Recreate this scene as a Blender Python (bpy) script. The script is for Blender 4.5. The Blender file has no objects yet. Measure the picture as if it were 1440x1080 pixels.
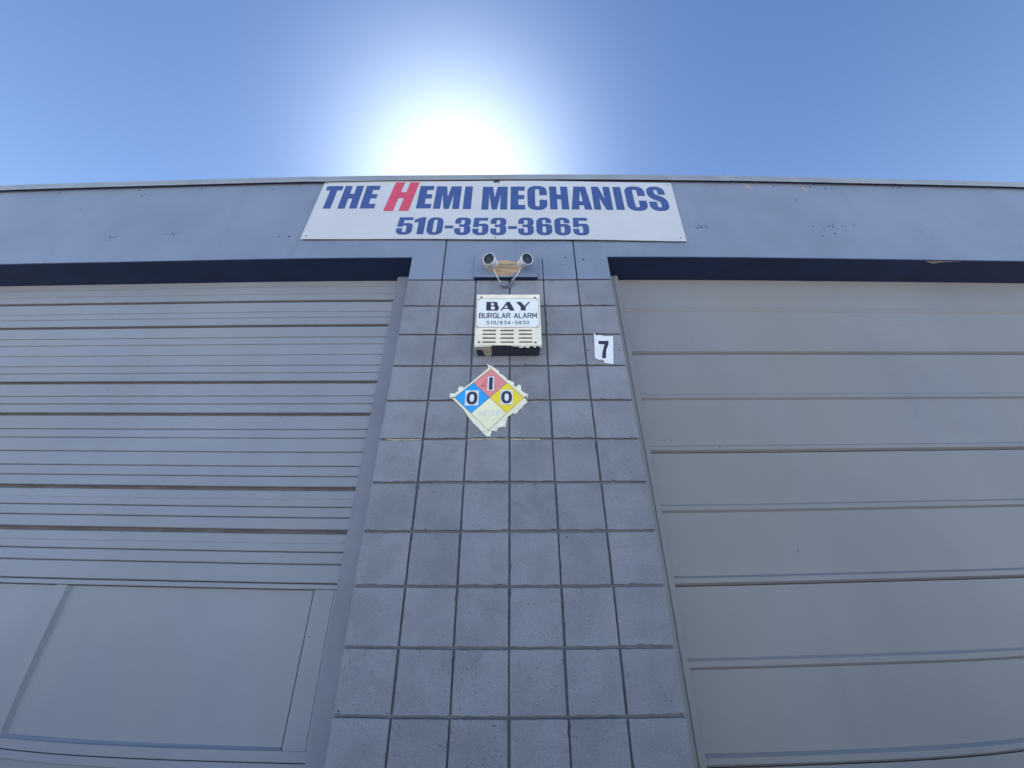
import bpy, bmesh, math, random
from mathutils import Vector, Matrix, noise
from mathutils.geometry import tessellate_polygon

random.seed(7)
S = bpy.context.scene
COL = S.collection
R = math.radians

# ------------------------------------------------------------------ camera
Z0 = 1.2192            # height of the measured reference joint above the ground
P = 0.2032             # block module
cd = bpy.data.cameras.new('camera')
cam = bpy.data.objects.new('camera', cd)
COL.objects.link(cam)
TILT, YAW, ROLL = 0.51052, -0.00088, -0.0024
F = Vector((math.sin(YAW) * math.cos(TILT), math.cos(YAW) * math.cos(TILT), math.sin(TILT)))
Rt = Vector((math.cos(YAW), -math.sin(YAW), 0))
Up = Rt.cross(F)
Rr = Rt * math.cos(ROLL) + Up * math.sin(ROLL)
Ur = -Rt * math.sin(ROLL) + Up * math.cos(ROLL)
M = Matrix((Rr, Ur, -F)).transposed().to_4x4()
M.translation = Vector((0.0143, -1.66584, Z0 + 0.37981))
cam.matrix_world = M
# ultra-wide phone lens with its slight barrel distortion, as a real lens polynomial
cd.type = 'PANO'
cd.sensor_fit = 'HORIZONTAL'
cd.sensor_width = 36.0
cd.sensor_height = 27.0
POLY = (0.0, 0.07751208331934759, -0.0007682402107133949, -6.308840669477421e-05, 1.7052000081358787e-06)
for host in (cd, getattr(cd, 'cycles', None)):
    if host is None:
        continue
    try:
        host.panorama_type = 'FISHEYE_LENS_POLYNOMIAL'
        host.fisheye_fov = R(180)
        for i, k in enumerate(POLY):
            setattr(host, 'fisheye_polynomial_k%d' % i, -k)
        break
    except Exception:
        pass
cd.clip_start = 0.02
cd.clip_end = 5000
S.camera = cam

# ------------------------------------------------------------------ light
SUN = Vector((-0.1285, 0.552, 0.824)).normalized()
ELEV = math.asin(SUN.z)
AZ = math.atan2(SUN.x, SUN.y)
w = bpy.data.worlds.new('World')
S.world = w
w.use_nodes = True
nt = w.node_tree
nt.nodes.clear()
out = nt.nodes.new('ShaderNodeOutputWorld')
bg = nt.nodes.new('ShaderNodeBackground')
sky = nt.nodes.new('ShaderNodeTexSky')
sky.sky_type = 'NISHITA'
sky.sun_disc = False
sky.sun_elevation = ELEV
sky.sun_rotation = AZ
sky.altitude = 0
sky.air_density = 1.0
sky.dust_density = 0.4
sky.ozone_density = 2.5
bg.inputs['Strength'].default_value = 0.0505
# aureole of scattered light round the sun, a smooth function of the angle to it
tc = nt.nodes.new('ShaderNodeTexCoord')
nrm = nt.nodes.new('ShaderNodeVectorMath'); nrm.operation = 'NORMALIZE'
dot = nt.nodes.new('ShaderNodeVectorMath'); dot.operation = 'DOT_PRODUCT'
dot.inputs[1].default_value = SUN
nt.links.new(tc.outputs['Generated'], nrm.inputs[0])
nt.links.new(nrm.outputs[0], dot.inputs[0])
def wmath(op, a, b=None):
    n = nt.nodes.new('ShaderNodeMath'); n.operation = op
    for i, v in enumerate((a, b)):
        if v is None: continue
        if isinstance(v, (int, float)): n.inputs[i].default_value = v
        else: nt.links.new(v, n.inputs[i])
    return n.outputs[0]
d = wmath('MAXIMUM', dot.outputs['Value'], 0.0)
glow = wmath('MULTIPLY', wmath('POWER', d, 400.0), 12.0)
glow2 = wmath('MULTIPLY', wmath('POWER', d, 42.0), 6.0)
g = wmath('ADD', glow, glow2)
comb = nt.nodes.new('ShaderNodeVectorMath'); comb.operation = 'SCALE'
comb.inputs[0].default_value = (0.92, 1.0, 0.98)
nt.links.new(g, comb.inputs['Scale'])
add = nt.nodes.new('ShaderNodeVectorMath'); add.operation = 'ADD'
tint = nt.nodes.new('ShaderNodeVectorMath'); tint.operation = 'MULTIPLY'
tint.inputs[1].default_value = (0.70, 0.88, 1.08)      # the camera's cool white balance
nt.links.new(sky.outputs[0], tint.inputs[0])
nt.links.new(tint.outputs[0], add.inputs[0])
nt.links.new(comb.outputs[0], add.inputs[1])
# pale haze that thickens towards the horizon all round
sep = nt.nodes.new('ShaderNodeSeparateXYZ'); nt.links.new(nrm.outputs[0], sep.inputs[0])
hz = wmath('MULTIPLY', wmath('POWER', wmath('SUBTRACT', 1.0, wmath('MAXIMUM', sep.outputs['Z'], 0.0)), 2.0), 5.0)
hv = nt.nodes.new('ShaderNodeVectorMath'); hv.operation = 'SCALE'
hv.inputs[0].default_value = (0.78, 1.04, 1.30)
nt.links.new(hz, hv.inputs['Scale'])
add2 = nt.nodes.new('ShaderNodeVectorMath'); add2.operation = 'ADD'
nt.links.new(add.outputs[0], add2.inputs[0]); nt.links.new(hv.outputs[0], add2.inputs[1])
nt.links.new(add2.outputs[0], bg.inputs['Color'])
nt.links.new(bg.outputs[0], out.inputs['Surface'])

sl = bpy.data.lights.new('sun', 'SUN')
sl.energy = 5.0
sl.angle = R(0.53)
sl.color = (1.0, 0.975, 0.94)
so = bpy.data.objects.new('sun', sl)
so.rotation_euler = SUN.to_track_quat('Z', 'Y').to_euler()
so.location = SUN * 60
COL.objects.link(so)

S.view_settings.view_transform = 'Standard'
S.view_settings.look = 'None'
S.view_settings.gamma = 1
S.view_settings.exposure = 1.55
S.view_settings.use_curve_mapping = False
S.render.resolution_x, S.render.resolution_y = 1024, 768

# ------------------------------------------------------------------ materials
def mat(name, col, rough=0.6, bump=None, mottle=0.0, mscale=3.0, pits=None, metal=0.0, spec=0.5, streak=0.0, specks=None, vary=0.0, dust=0.0, grain=0.0):
    m = bpy.data.materials.new(name)
    m.use_nodes = True
    t = m.node_tree
    b = t.nodes['Principled BSDF']
    b.inputs['Roughness'].default_value = rough
    b.inputs['Metallic'].default_value = metal
    b.inputs['Specular IOR Level'].default_value = spec
    geo = t.nodes.new('ShaderNodeNewGeometry')
    base = None
    def mixcol(fac, a, bcol, mode='MIX'):
        n = t.nodes.new('ShaderNodeMix'); n.data_type = 'RGBA'; n.blend_type = mode
        if isinstance(fac, (int, float)): n.inputs['Factor'].default_value = fac
        else: t.links.new(fac, n.inputs['Factor'])
        for i, v in ((6, a), (7, bcol)):
            if isinstance(v, tuple): n.inputs[i].default_value = (*v[:3], 1)
            else: t.links.new(v, n.inputs[i])
        return n.outputs[2]
    def ns(scale, detail=4, rough_=0.6, vec=None, kind='noise'):
        n = t.nodes.new('ShaderNodeTexNoise')
        n.inputs['Scale'].default_value = scale
        n.inputs['Detail'].default_value = detail
        n.inputs['Roughness'].default_value = rough_
        t.links.new(vec if vec is not None else geo.outputs['Position'], n.inputs['Vector'])
        return n.outputs['Fac']
    def ramp(fac, lo, hi, a=0.0, c=1.0):
        n = t.nodes.new('ShaderNodeMapRange')
        t.links.new(fac, n.inputs['Value'])
        n.inputs['From Min'].default_value = lo; n.inputs['From Max'].default_value = hi
        n.interpolation_type = 'SMOOTHERSTEP'
        n.inputs['To Min'].default_value = a; n.inputs['To Max'].default_value = c
        return n.outputs[0]
    base = tuple(col)
    if mottle:
        f = ramp(ns(mscale, 5, 0.55), 0.3, 0.7)
        base = mixcol(f, tuple(c * (1 - mottle) for c in col), tuple(min(1, c * (1 + mottle)) for c in col))
    if streak:
        mp = t.nodes.new('ShaderNodeMapping'); mp.inputs['Scale'].default_value = (9, 9, 0.9)
        t.links.new(geo.outputs['Position'], mp.inputs['Vector'])
        f = ramp(ns(1.0, 5, 0.6, mp.outputs[0]), 0.42, 0.85, 0, streak)
        base = mixcol(f, base, tuple(c * 0.55 for c in col))
    if grain:
        f = ramp(ns(170, 3, 0.7), 0.30, 0.70)
        base = mixcol(f, mixcol(1.0, base, (1 - grain,) * 3, 'MULTIPLY'), mixcol(1.0, base, (1 + grain * .6,) * 3, 'MULTIPLY'))
    if dust:
        # thin uneven film of dust, warmer and duller than the paint
        mp = t.nodes.new('ShaderNodeMapping'); mp.inputs['Scale'].default_value = (1.0, 1, 0.55); mp.inputs['Rotation'].default_value = (0, 0.5, 0)
        t.links.new(geo.outputs['Position'], mp.inputs['Vector'])
        f = ramp(ns(1.5, 3, 0.45, mp.outputs[0]), 0.36, 0.68, 0, dust)
        base = mixcol(f, base, (col[0] * 1.03, col[1] * 0.985, col[2] * 0.90))
        f2 = ramp(ns(0.9, 2, 0.5, mp.outputs[0]), 0.30, 0.70, 0.38, 0.52)
        t.links.new(f2, b.inputs['Roughness'])
    if vary:
        oi = t.nodes.new('ShaderNodeObjectInfo')
        f = ramp(oi.outputs['Random'], 0, 1, 1 - vary, 1 + vary)
        vm = t.nodes.new('ShaderNodeVectorMath'); vm.operation = 'SCALE'
        t.links.new(base, vm.inputs[0]); t.links.new(f, vm.inputs['Scale'])
        base = vm.outputs[0]
    h = None
    if bump:
        n1 = ns(bump[0], 6, 0.65)
        h = n1
    if pits:
        # small open pores left by the block's aggregate, with their own depth
        v = t.nodes.new('ShaderNodeTexVoronoi'); v.inputs['Scale'].default_value = pits[0]
        mp = t.nodes.new('ShaderNodeMapping'); mp.inputs['Scale'].default_value = (0.8, 1, 1.5)
        t.links.new(geo.outputs['Position'], mp.inputs['Vector'])
        t.links.new(mp.outputs[0], v.inputs['Vector'])
        pit = ramp(v.outputs['Distance'], 0.10, 0.27, 1, 0)
        gate = ramp(ns(pits[0] * 0.13, 3, 0.6), 0.475, 0.60)
        g2 = ramp(v.outputs['Color'], 0.45, 0.55)
        pm = t.nodes.new('ShaderNodeMath'); pm.operation = 'MULTIPLY'
        t.links.new(pit, pm.inputs[0]); t.links.new(gate, pm.inputs[1])
        pm2 = t.nodes.new('ShaderNodeMath'); pm2.operation = 'MULTIPLY'
        t.links.new(pm.outputs[0], pm2.inputs[0]); t.links.new(g2, pm2.inputs[1])
        pf = t.nodes.new('ShaderNodeMath'); pf.operation = 'MULTIPLY'
        t.links.new(pm2.outputs[0], pf.inputs[0]); pf.inputs[1].default_value = pits[1]
        base = mixcol(pf.outputs[0], base, (0.035, 0.036, 0.04))
        sub = t.nodes.new('ShaderNodeMath'); sub.operation = 'SUBTRACT'
        mu = t.nodes.new('ShaderNodeMath'); mu.operation = 'MULTIPLY'
        t.links.new(pm2.outputs[0], mu.inputs[0]); mu.inputs[1].default_value = 1.2
        t.links.new(h, sub.inputs[0]); t.links.new(mu.outputs[0], sub.inputs[1])
        h = sub.outputs[0]
    if specks:
        v = t.nodes.new('ShaderNodeTexVoronoi'); v.inputs['Scale'].default_value = specks[0]
        t.links.new(geo.outputs['Position'], v.inputs['Vector'])
        f = ramp(v.outputs['Distance'], specks[1] * 0.6, specks[1], 1, 0)
        g2 = ramp(ns(specks[0] * 0.3, 2), 0.58, 0.62)
        pm = t.nodes.new('ShaderNodeMath'); pm.operation = 'MULTIPLY'
        t.links.new(f, pm.inputs[0]); t.links.new(g2, pm.inputs[1])
        base = mixcol(pm.outputs[0], base, specks[2])
    if h is not None:
        bn = t.nodes.new('ShaderNodeBump')
        bn.inputs['Strength'].default_value = 1.0
        bn.inputs['Distance'].default_value = bump[1]
        t.links.new(h, bn.inputs['Height'])
        t.links.new(bn.outputs[0], b.inputs['Normal'])
    if isinstance(base, tuple): b.inputs['Base Color'].default_value = (*base, 1)
    else: t.links.new(base, b.inputs['Base Color'])
    return m

M_BLOCK = mat('painted_block', (0.246, 0.256, 0.292), 0.58, (110, 0.0062), 0.09, 6, (150, 0.75), vary=0.06, grain=0.11)
M_MORTAR = mat('painted_mortar', (0.145, 0.152, 0.174), 0.85, (120, 0.003), 0.12, 20)
M_FASCIA = mat('painted_fascia', (0.208, 0.244, 0.326), 0.38, (9, 0.0028), 0.06, 2.2, streak=0.22)
M_SHADE = mat('underside_shade', (0.006, 0.019, 0.070), 0.6, (40, 0.001), 0.15, 5)  # dark navy carries the shade of the undersides
M_DOORL = mat('door_paint_left', (0.268, 0.285, 0.328), 0.45, (6, 0.0012), 0.05, 1.6, spec=0.35, streak=0.12, dust=0.5, specks=(16, 0.07, (0.09, 0.09, 0.10)))
M_DOORR = mat('door_paint_right', (0.240, 0.241, 0.255), 0.45, (4, 0.0022), 0.05, 1.6, spec=0.35, streak=0.14, dust=0.6, specks=(14, 0.07, (0.09, 0.09, 0.10)))
M_GAP = mat('door_gap', (0.125, 0.112, 0.106), 0.8, (60, 0.001), 0.2, 10)
M_JAMB = mat('jamb_paint', (0.208, 0.220, 0.270), 0.5, (30, 0.0006), 0.05, 4)
M_COPING = mat('coping_metal', (0.30, 0.32, 0.35), 0.38, (8, 0.001), 0.08, 5, metal=0.15, streak=0.15)
M_SIGN = mat('sign_white', (0.54, 0.55, 0.575), 0.35, (3, 0.0008), 0.02, 3, streak=0.03)
M_BLUE = mat('sign_blue', (0.052, 0.090, 0.25), 0.4, None, 0.06, 12)
M_RED = mat('sign_red', (0.60, 0.075, 0.130), 0.4, None, 0.06, 12)
M_CREAM = mat('alarm_cream', (0.88, 0.81, 0.66), 0.45, (50, 0.0006), 0.06, 16, streak=0.12)
M_PLATE = mat('alarm_plate', (0.82, 0.84, 0.83), 0.35, None, 0.03, 20)
M_INK = mat('dark_ink', (0.03, 0.035, 0.07), 0.5, None, 0.1, 60)
M_BODY = mat('alarm_body', (0.035, 0.045, 0.075), 0.5, (60, 0.0006), 0.2, 12)
M_RUST = mat('rust', (0.22, 0.085, 0.04), 0.8, (150, 0.001), 0.3, 60)
M_SLOT = mat('vent_slot', (0.10, 0.075, 0.05), 0.8)
M_TAPE = mat('old_tape', (0.62, 0.55, 0.42), 0.6, (60, 0.0015), 0.18, 25)
M_PBLUE = mat('placard_blue', (0.03, 0.38, 0.86), 0.35, None, 0.04, 20)
M_PRED = mat('placard_faded_red', (0.80, 0.27, 0.28), 0.35, None, 0.05, 14)
M_PYEL = mat('placard_yellow', (0.93, 0.72, 0.04), 0.35, None, 0.05, 14)
M_PCRM = mat('placard_cream', (0.90, 0.86, 0.60), 0.4, None, 0.05, 14)
M_FLAKE = mat('paper_flake', (0.86, 0.83, 0.70), 0.7, (50, 0.002), 0.12, 30)
M_PAPER = mat('white_paper', (0.78, 0.80, 0.82), 0.55, (40, 0.001), 0.04, 20)
M_GHOST = mat('ghost_red', (0.72, 0.15, 0.17), 0.4)
M_GHOSTG = mat('ghost_grey', (0.74, 0.74, 0.68), 0.4)
M_WOOD = mat('bare_wood', (0.50, 0.34, 0.21), 0.8, (45, 0.003), 0.25, 22)
M_CAMW = mat('camera_white', (0.78, 0.78, 0.76), 0.3, None, 0.03, 30)
M_GLASS = mat('camera_lens', (0.012, 0.016, 0.03), 0.06, None, spec=0.45)
M_LENS2 = mat('camera_sensor', (0.035, 0.032, 0.036), 0.25)
M_CABLE = mat('cable_white', (0.68, 0.68, 0.66), 0.45)
M_PLUG = mat('connector_grey', (0.17, 0.18, 0.21), 0.5, (200, 0.001), 0.2, 60)
M_FOAM = mat('joint_sealant', (0.74, 0.68, 0.47), 0.8, (90, 0.002), 0.2, 40)
M_TAN = mat('tan_mark', (0.34, 0.30, 0.25), 0.8, None, 0.15, 50)
M_HOLE = mat('anchor_hole', (0.035, 0.035, 0.05), 0.9)
M_SCREW = mat('screw_head', (0.16, 0.14, 0.13), 0.45, None, metal=0.6)
M_ROOF = mat('roof_membrane', (0.35, 0.35, 0.34), 0.9, (30, 0.003), 0.1, 3)
M_GROUND = mat('unseen_pale_yard', (0.52, 0.52, 0.515), 0.9, (120, 0.004), 0.15, 0.8)
M_UNSEEN_APRON = mat('unseen_dark_apron', (0.07, 0.07, 0.07), 0.85, (60, 0.003), 0.1, 1.2, streak=0.05)
# wood grain runs along the board
for n in list(M_WOOD.node_tree.nodes):
    if n.type == 'TEX_NOISE':
        mp = M_WOOD.node_tree.nodes.new('ShaderNodeMapping'); mp.inputs['Scale'].default_value = (0.25, 1, 2.2)
        src = n.inputs['Vector'].links[0].from_socket
        M_WOOD.node_tree.links.new(src, mp.inputs['Vector'])
        M_WOOD.node_tree.links.new(mp.outputs[0], n.inputs['Vector'])

# ------------------------------------------------------------------ helpers
def link(name, me, parent=None, loc=None):
    o = bpy.data.objects.new(name, me)
    COL.objects.link(o)
    if parent: o.parent = parent
    if loc: o.location = loc
    return o
def obj(name, bm, m, parent=None, loc=None, smooth=False):
    bmesh.ops.recalc_face_normals(bm, faces=bm.faces) if not getattr(bm, 'keep', False) else None
    me = bpy.data.meshes.new(name)
    bm.to_mesh(me); bm.free()
    if smooth:
        for p in me.polygons: p.use_smooth = True
    me.materials.append(m)
    return link(name, me, parent, loc)
def thing(name, label, cat, loc=(0, 0, 0), group=None):
    o = link(name, None, None, loc)
    o['label'] = label; o['category'] = cat
    if group: o['group'] = group
    return o
def bx(bm, x0, x1, y0, y1, z0, z1, bev=0.0):
    v = [bm.verts.new((x, y, z)) for x in (x0, x1) for y in (y0, y1) for z in (z0, z1)]
    fs = [bm.faces.new([v[i] for i in q]) for q in ((0, 1, 3, 2), (4, 6, 7, 5), (0, 4, 5, 1), (2, 3, 7, 6), (0, 2, 6, 4), (1, 5, 7, 3))]
    if bev:
        es = list({e for f in fs for e in f.edges})
        bmesh.ops.bevel(bm, geom=es, offset=bev, segments=1, affect='EDGES')
    return bm
def box(x0, x1, y0, y1, z0, z1, bev=0.0):
    return bx(bmesh.new(), x0, x1, y0, y1, z0, z1, bev)
def fillet(pts, seg=5):
    """points (x, z[, r]) -> outline with rounded corners"""
    o = []
    n = len(pts)
    for i, p in enumerate(pts):
        r = p[2] if len(p) > 2 else 0
        c = Vector(p[:2])
        if not r:
            o.append((c.x, c.y)); continue
        a = Vector(pts[i - 1][:2]); b = Vector(pts[(i + 1) % n][:2])
        da, db = a - c, b - c
        r = min(r, da.length * 0.49 if len(pts[i - 1]) > 2 and pts[i - 1][2] else da.length * .98, db.length * 0.49 if len(pts[(i + 1) % n]) > 2 and pts[(i + 1) % n][2] else db.length * .98)
        p0, p1 = c + da.normalized() * r, c + db.normalized() * r
        for k in range(seg + 1):
            t = k / seg
            # conic close to a circular arc
            wgt = 0.7071
            q = (p0 * (1 - t) ** 2 + c * (2 * wgt * t * (1 - t)) + p1 * t * t) / ((1 - t) ** 2 + 2 * wgt * t * (1 - t) + t * t)
            o.append((q.x, q.y))
    return o
def flat(bm, contours, y, thick=0.0, xf=lambda x, z: (x, z)):
    """polygon with holes in the wall plane, facing -y; thick > 0 gives it an edge going back"""
    cs = [[Vector((*xf(x, z), 0)) for x, z in c] for c in contours]
    tris = tessellate_polygon(cs)
    allp = [p for c in cs for p in c]
    vf = [bm.verts.new((p.x, y, p.y)) for p in allp]
    for t in tris:
        try:
            f = bm.faces.new([vf[i] for i in t])
        except ValueError:
            continue
        f.normal_update()
        if f.normal.y > 0: f.normal_flip()
    if thick:
        vb = [bm.verts.new((p.x, y + thick, p.y)) for p in allp]
        i0 = 0
        for c in cs:
            n = len(c)
            for k in range(n):
                a, b = i0 + k, i0 + (k + 1) % n
                try: bm.faces.new((vf[a], vf[b], vb[b], vb[a]))
                except ValueError: pass
            i0 += n
        for t in tris:
            try: bm.faces.new([vb[i] for i in t])
            except ValueError: pass
    return bm
def disc(bm, x, z, y, r, thick=0.0015, n=10, sx=1.0):
    return flat(bm, [[(x + sx * r * math.cos(2 * math.pi * k / n), z + r * math.sin(2 * math.pi * k / n)) for k in range(n)]], y, thick)
def tube(pts, rad, n=8):
    bm = bmesh.new()
    pts = [Vector(p) for p in pts]
    rings = []
    for i, p in enumerate(pts):
        t = (pts[min(i + 1, len(pts) - 1)] - pts[max(i - 1, 0)]).normalized()
        a = t.orthogonal().normalized() if i == 0 else (rings_a - t * rings_a.dot(t)).normalized()
        rings_a = a
        b = t.cross(a)
        r = rad[i] if isinstance(rad, (list, tuple)) else rad
        rings.append([bm.verts.new(p + (a * math.cos(2 * math.pi * k / n) + b * math.sin(2 * math.pi * k / n)) * r) for k in range(n)])
    for r0, r1 in zip(rings, rings[1:]):
        for k in range(n):
            bm.faces.new((r0[k], r0[(k + 1) % n], r1[(k + 1) % n], r1[k]))
    bm.faces.new(rings[0][::-1]); bm.faces.new(rings[-1])
    return bm
def smooth_path(pts, sub=5):
    pts = [Vector(p) for p in pts]
    o = []
    for i in range(len(pts) - 1):
        p0, p1, p2, p3 = pts[max(i - 1, 0)], pts[i], pts[i + 1], pts[min(i + 2, len(pts) - 1)]
        for k in range(sub):
            t = k / sub
            o.append(0.5 * ((2 * p1) + (p2 - p0) * t + (2 * p0 - 5 * p1 + 4 * p2 - p3) * t * t + (3 * p1 - p0 - 3 * p2 + p3) * t ** 3))
    o.append(pts[-1])
    return o

# ------------------------------------------------------------------ ground
g_ = obj('unseen_yard', box(-400, 400, -700, 400, -0.5, -0.02), M_GROUND)  # unseen yard, kept pale to bounce sunlight onto the facade
g_['kind'] = 'structure'
a_ = obj('unseen_pavement', box(-30, 30, -4.6, 0.9, -0.35, 0.0, 0.004), M_UNSEEN_APRON)  # unseen strip, made dark so less light bounces onto the lower facade
a_['kind'] = 'structure'

# ------------------------------------------------------------------ building
bld = thing('workshop_building', 'grey painted concrete block workshop with two closed overhead doors', 'building')
LINT = Z0 + 2.225           # underside of the lintel
ROWZ = [k * P for k in range(17)]   # joints of the pier from the ground; 16 -> 3.2512
XL, XR = -5.35, 5.35        # outer ends of the two openings
DY = 0.195                  # door plane behind the wall face
pier = obj('block_pier', box(-3 * P + 0.003, 3 * P - 0.003, 0.0125, 0.34, 0.0, 16 * P + 0.0005), M_MORTAR, bld)

# block meshes: slightly ragged square faces with a small arris and real returns
def block_mesh(seed, wide):
    rnd = random.Random(seed)
    j = 0.0039
    x0, x1 = -P / 2 + (0.0003 if wide == -1 else j), P / 2 - (0.0003 if wide == 1 else j)
    z0, z1 = 0.0045, P - 0.0045
    n = 11
    pts = []
    for (ax, az), (bx_, bz), side in (((x0, z0), (x1, z0), 'b'), ((x1, z0), (x1, z1), 'r'), ((x1, z1), (x0, z1), 't'), ((x0, z1), (x0, z0), 'l')):
        for k in range(n):
            t = (k + (rnd.uniform(-.3, .3) if k else 0)) / n
            x, z = ax + (bx_ - ax) * t, az + (bz - az) * t
            amp = {'b': 0.0034, 't': 0.0011, 'l': 0.0009, 'r': 0.0009}[side]
            q = rnd.random() ** 2 * amp
            if rnd.random() < (0.10 if side == 'b' else 0.03): q += 0.0030
            if k == 0: q = 0.0012
            if side == 'b': z += q
            if side == 't': z -= q
            if side == 'l': x += q
            if side == 'r': x -= q
            pts.append((x, z))
    bm = bmesh.new()
    N = len(pts)
    fr, md, bk = [], [], []
    cx, cz = 0, P / 2
    for x, z in pts:
        ix = x + (0.0016 if x < 0 else -0.0016) * min(1, abs(x) / (P / 2)); iz = z + (0.0016 if z < cz else -0.0016) * min(1, abs(z - cz) / (P / 2))
        fr.append(bm.verts.new((ix, 0.0, iz)))
        md.append(bm.verts.new((x, 0.0014, z)))
        bk.append(bm.verts.new((x, 0.019, z)))
    bm.faces.new(fr)
    for k in range(N):
        l = (k + 1) % N
        bm.faces.new((fr[k], md[k], md[l], fr[l]))
        bm.faces.new((md[k], bk[k], bk[l], md[l]))
    bmesh.ops.recalc_face_normals(bm, faces=bm.faces)
    for f in bm.faces:
        if abs(f.normal.y) > .9 and f.normal.y > 0: f.normal_flip()
    me = bpy.data.meshes.new('concrete_block')
    bm.to_mesh(me); bm.free()
    me.materials.append(M_BLOCK)
    return me
BM = {wd: [block_mesh(100 * (wd + 2) + i, wd) for i in range(8)] for wd in (-1, 0, 1)}
rb = random.Random(3)
for row in range(16):
    for c in range(6):
        wd = -1 if c == 0 else (1 if c == 5 else 0)
        jx = rb.uniform(-.0018, .0018) if wd == 0 else 0
        o = link('concrete_block', BM[wd][rb.randrange(8)], pier, ((c - 2.5) * P + jx, rb.uniform(-.0006, .0006), row * P + rb.uniform(-.0006, .0006)))
        o.rotation_euler = (rb.uniform(-.003, .003), rb.uniform(-.002, .002) if wd == 0 else 0, rb.uniform(-.003, .003))

# fascia: three rendered panels with open joints at x = -2P and +2P
FT = Z0 + 3.028
Z16 = 16 * P + 0.0045
def lpoly(sgn):
    a = [(sgn * 6.6, LINT), (sgn * 3 * P, LINT), (sgn * 3 * P, Z16), (sgn * (2 * P + .0045), Z16), (sgn * (2 * P + .0045), FT), (sgn * 6.6, FT)]
    return a
for sgn in (-1, 1):
    bm = flat(bmesh.new(), [lpoly(sgn)], 0.0, 0.02)
    obj('fascia_panel', bm, M_FASCIA, bld)
mid = [(-2 * P + .0035, Z16), (P - .002, Z16), (P - .002, Z16 + .175), (P + .003, Z16 + .178), (P + .003, Z16), (2 * P - .0035, Z16), (2 * P - .0035, FT), (-2 * P + .0035, FT)]
obj('fascia_panel', flat(bmesh.new(), [mid], 0.0008, 0.02), M_FASCIA, bld)
obj('parapet_wall', box(-6.6, 6.6, 0.0215, 0.33, LINT + .002, Z0 + 3.022), M_MORTAR, bld)
# end piers beyond the doors
for s in (-1, 1):
    xa, xb = sorted((s * 5.35, s * 6.6))
    obj('end_pier', box(xa, xb, 0.001, 0.34, 0, LINT - .001), M_BLOCK, bld)
# the rest of the shell
obj('side_wall', box(-6.6, -6.4, 0.341, 14, 0, Z0 + 3.02), M_BLOCK, bld)
obj('side_wall', box(6.4, 6.6, 0.341, 14, 0, Z0 + 3.02), M_BLOCK, bld)
obj('rear_wall', box(-6.39, 6.39, 13.8, 13.99, 0, Z0 + 3.02), M_BLOCK, bld)
obj('roof', box(-6.39, 6.39, 0.34, 13.79, LINT + .25, LINT + .35), M_ROOF, bld)
# painted soffits of the two openings, underside shade put into their dark colour
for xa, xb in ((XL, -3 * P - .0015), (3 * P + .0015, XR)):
    obj('soffit', box(xa, xb, 0.003, DY + .0228, LINT - .006, LINT + .0015), M_SHADE, bld)
# coping: folded metal in lengths, slightly uneven
xs = [-6.62, -4.46, -1.415, 1.60, 4.62, 6.62]
for i, (xa, xb) in enumerate(zip(xs, xs[1:])):
    dz = [0, .002, -.0015, .001, 0][i]
    bm = bmesh.new()
    pr = [(-.020, 2.994), (-.026, 2.990), (-.0275, 2.996), (-.0275, 3.046), (-.024, 3.050), (.35, 3.062), (.356, 3.058), (.356, 3.0), (.352, 3.0), (.352, 3.054), (-.020, 3.044)]
    A = [bm.verts.new((xa + .0001, y, Z0 + z + dz)) for y, z in pr]
    B = [bm.verts.new((xb - .0001, y, Z0 + z + dz)) for y, z in pr]
    n = len(pr)
    for k in range(n):
        bm.faces.new((A[k], A[(k + 1) % n], B[(k + 1) % n], B[k]))
    bm.faces.new(A); bm.faces.new(B[::-1])
    obj('coping', bm, M_COPING, bld)

# ---- openings: steel jambs
for s in (-1, 1):
    xa, xb = sorted((s * (3 * P - .004), s * (.742 if s < 0 else .712)))
    obj('door_jamb', box(xa, xb, DY - .035, DY + .05, 0, LINT - .0065), M_JAMB if s < 0 else M_DOORR, bld)
    if s > 0:
        obj('jamb_trim', box(.684, .7115, DY - .040, DY - .0352, 0, LINT - .0065, .0008), M_DOORR, bld)
    xa, xb = sorted((s * 5.20, s * 5.36))
    obj('door_jamb', box(xa, xb, DY - .035, DY + .05, 0, LINT - .0065), M_JAMB, bld)

# ---- left door: ribbed slats above, framed panels below
ld = obj('garage_door', box(-5.25, -.735, DY + .0235, DY + .05, 0.01, LINT - .0068), M_GAP, bld)
ld['label'] = 'ribbed overhead door with framed panels below'
# z of grooves (relative), g = groove width above that z, thick bands are open section steps
lines = [2.23, 2.172, 2.109, 'B2.047', 1.957, 1.911, 'B1.846', 1.757, 1.705, 1.627, 1.553, 1.502, 'B1.440', 1.350, 1.301, 'B1.238', 1.148, 1.099, 1.022, .947, .895, 'B0.834', .745, .696, 'B0.633', .544, .493, .4155]
def slat(z0, z1, x0, x1, yf, lip):
    """one ribbed strip: face with a small rolled bead near the top and a return at the bottom"""
    h = z1 - z0
    pr = [(yf + .0208, z0), (yf + .0045, z0), (yf + .0005, z0 + .0035), (yf, z0 + .007), (yf, z1 - .0035), (yf + .003, z1), (yf + .0208, z1)]
    if lip and h > .075:
        zz = z1 - .042
        pr[5:5] = []
        pr = pr[:4] + [(yf, zz - .002), (yf + .0016, zz), (yf + .0004, zz + .003)] + pr[4:]
    bm = bmesh.new()
    A = [bm.verts.new((x0, y, z)) for y, z in pr]; B = [bm.verts.new((x1, y, z)) for y, z in pr]
    n = len(pr)
    for k in range(n):
        bm.faces.new((A[k], A[(k + 1) % n], B[(k + 1) % n], B[k]))
    bm.faces.new(A); bm.faces.new(B[::-1])
    return bm
tops = []
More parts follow.
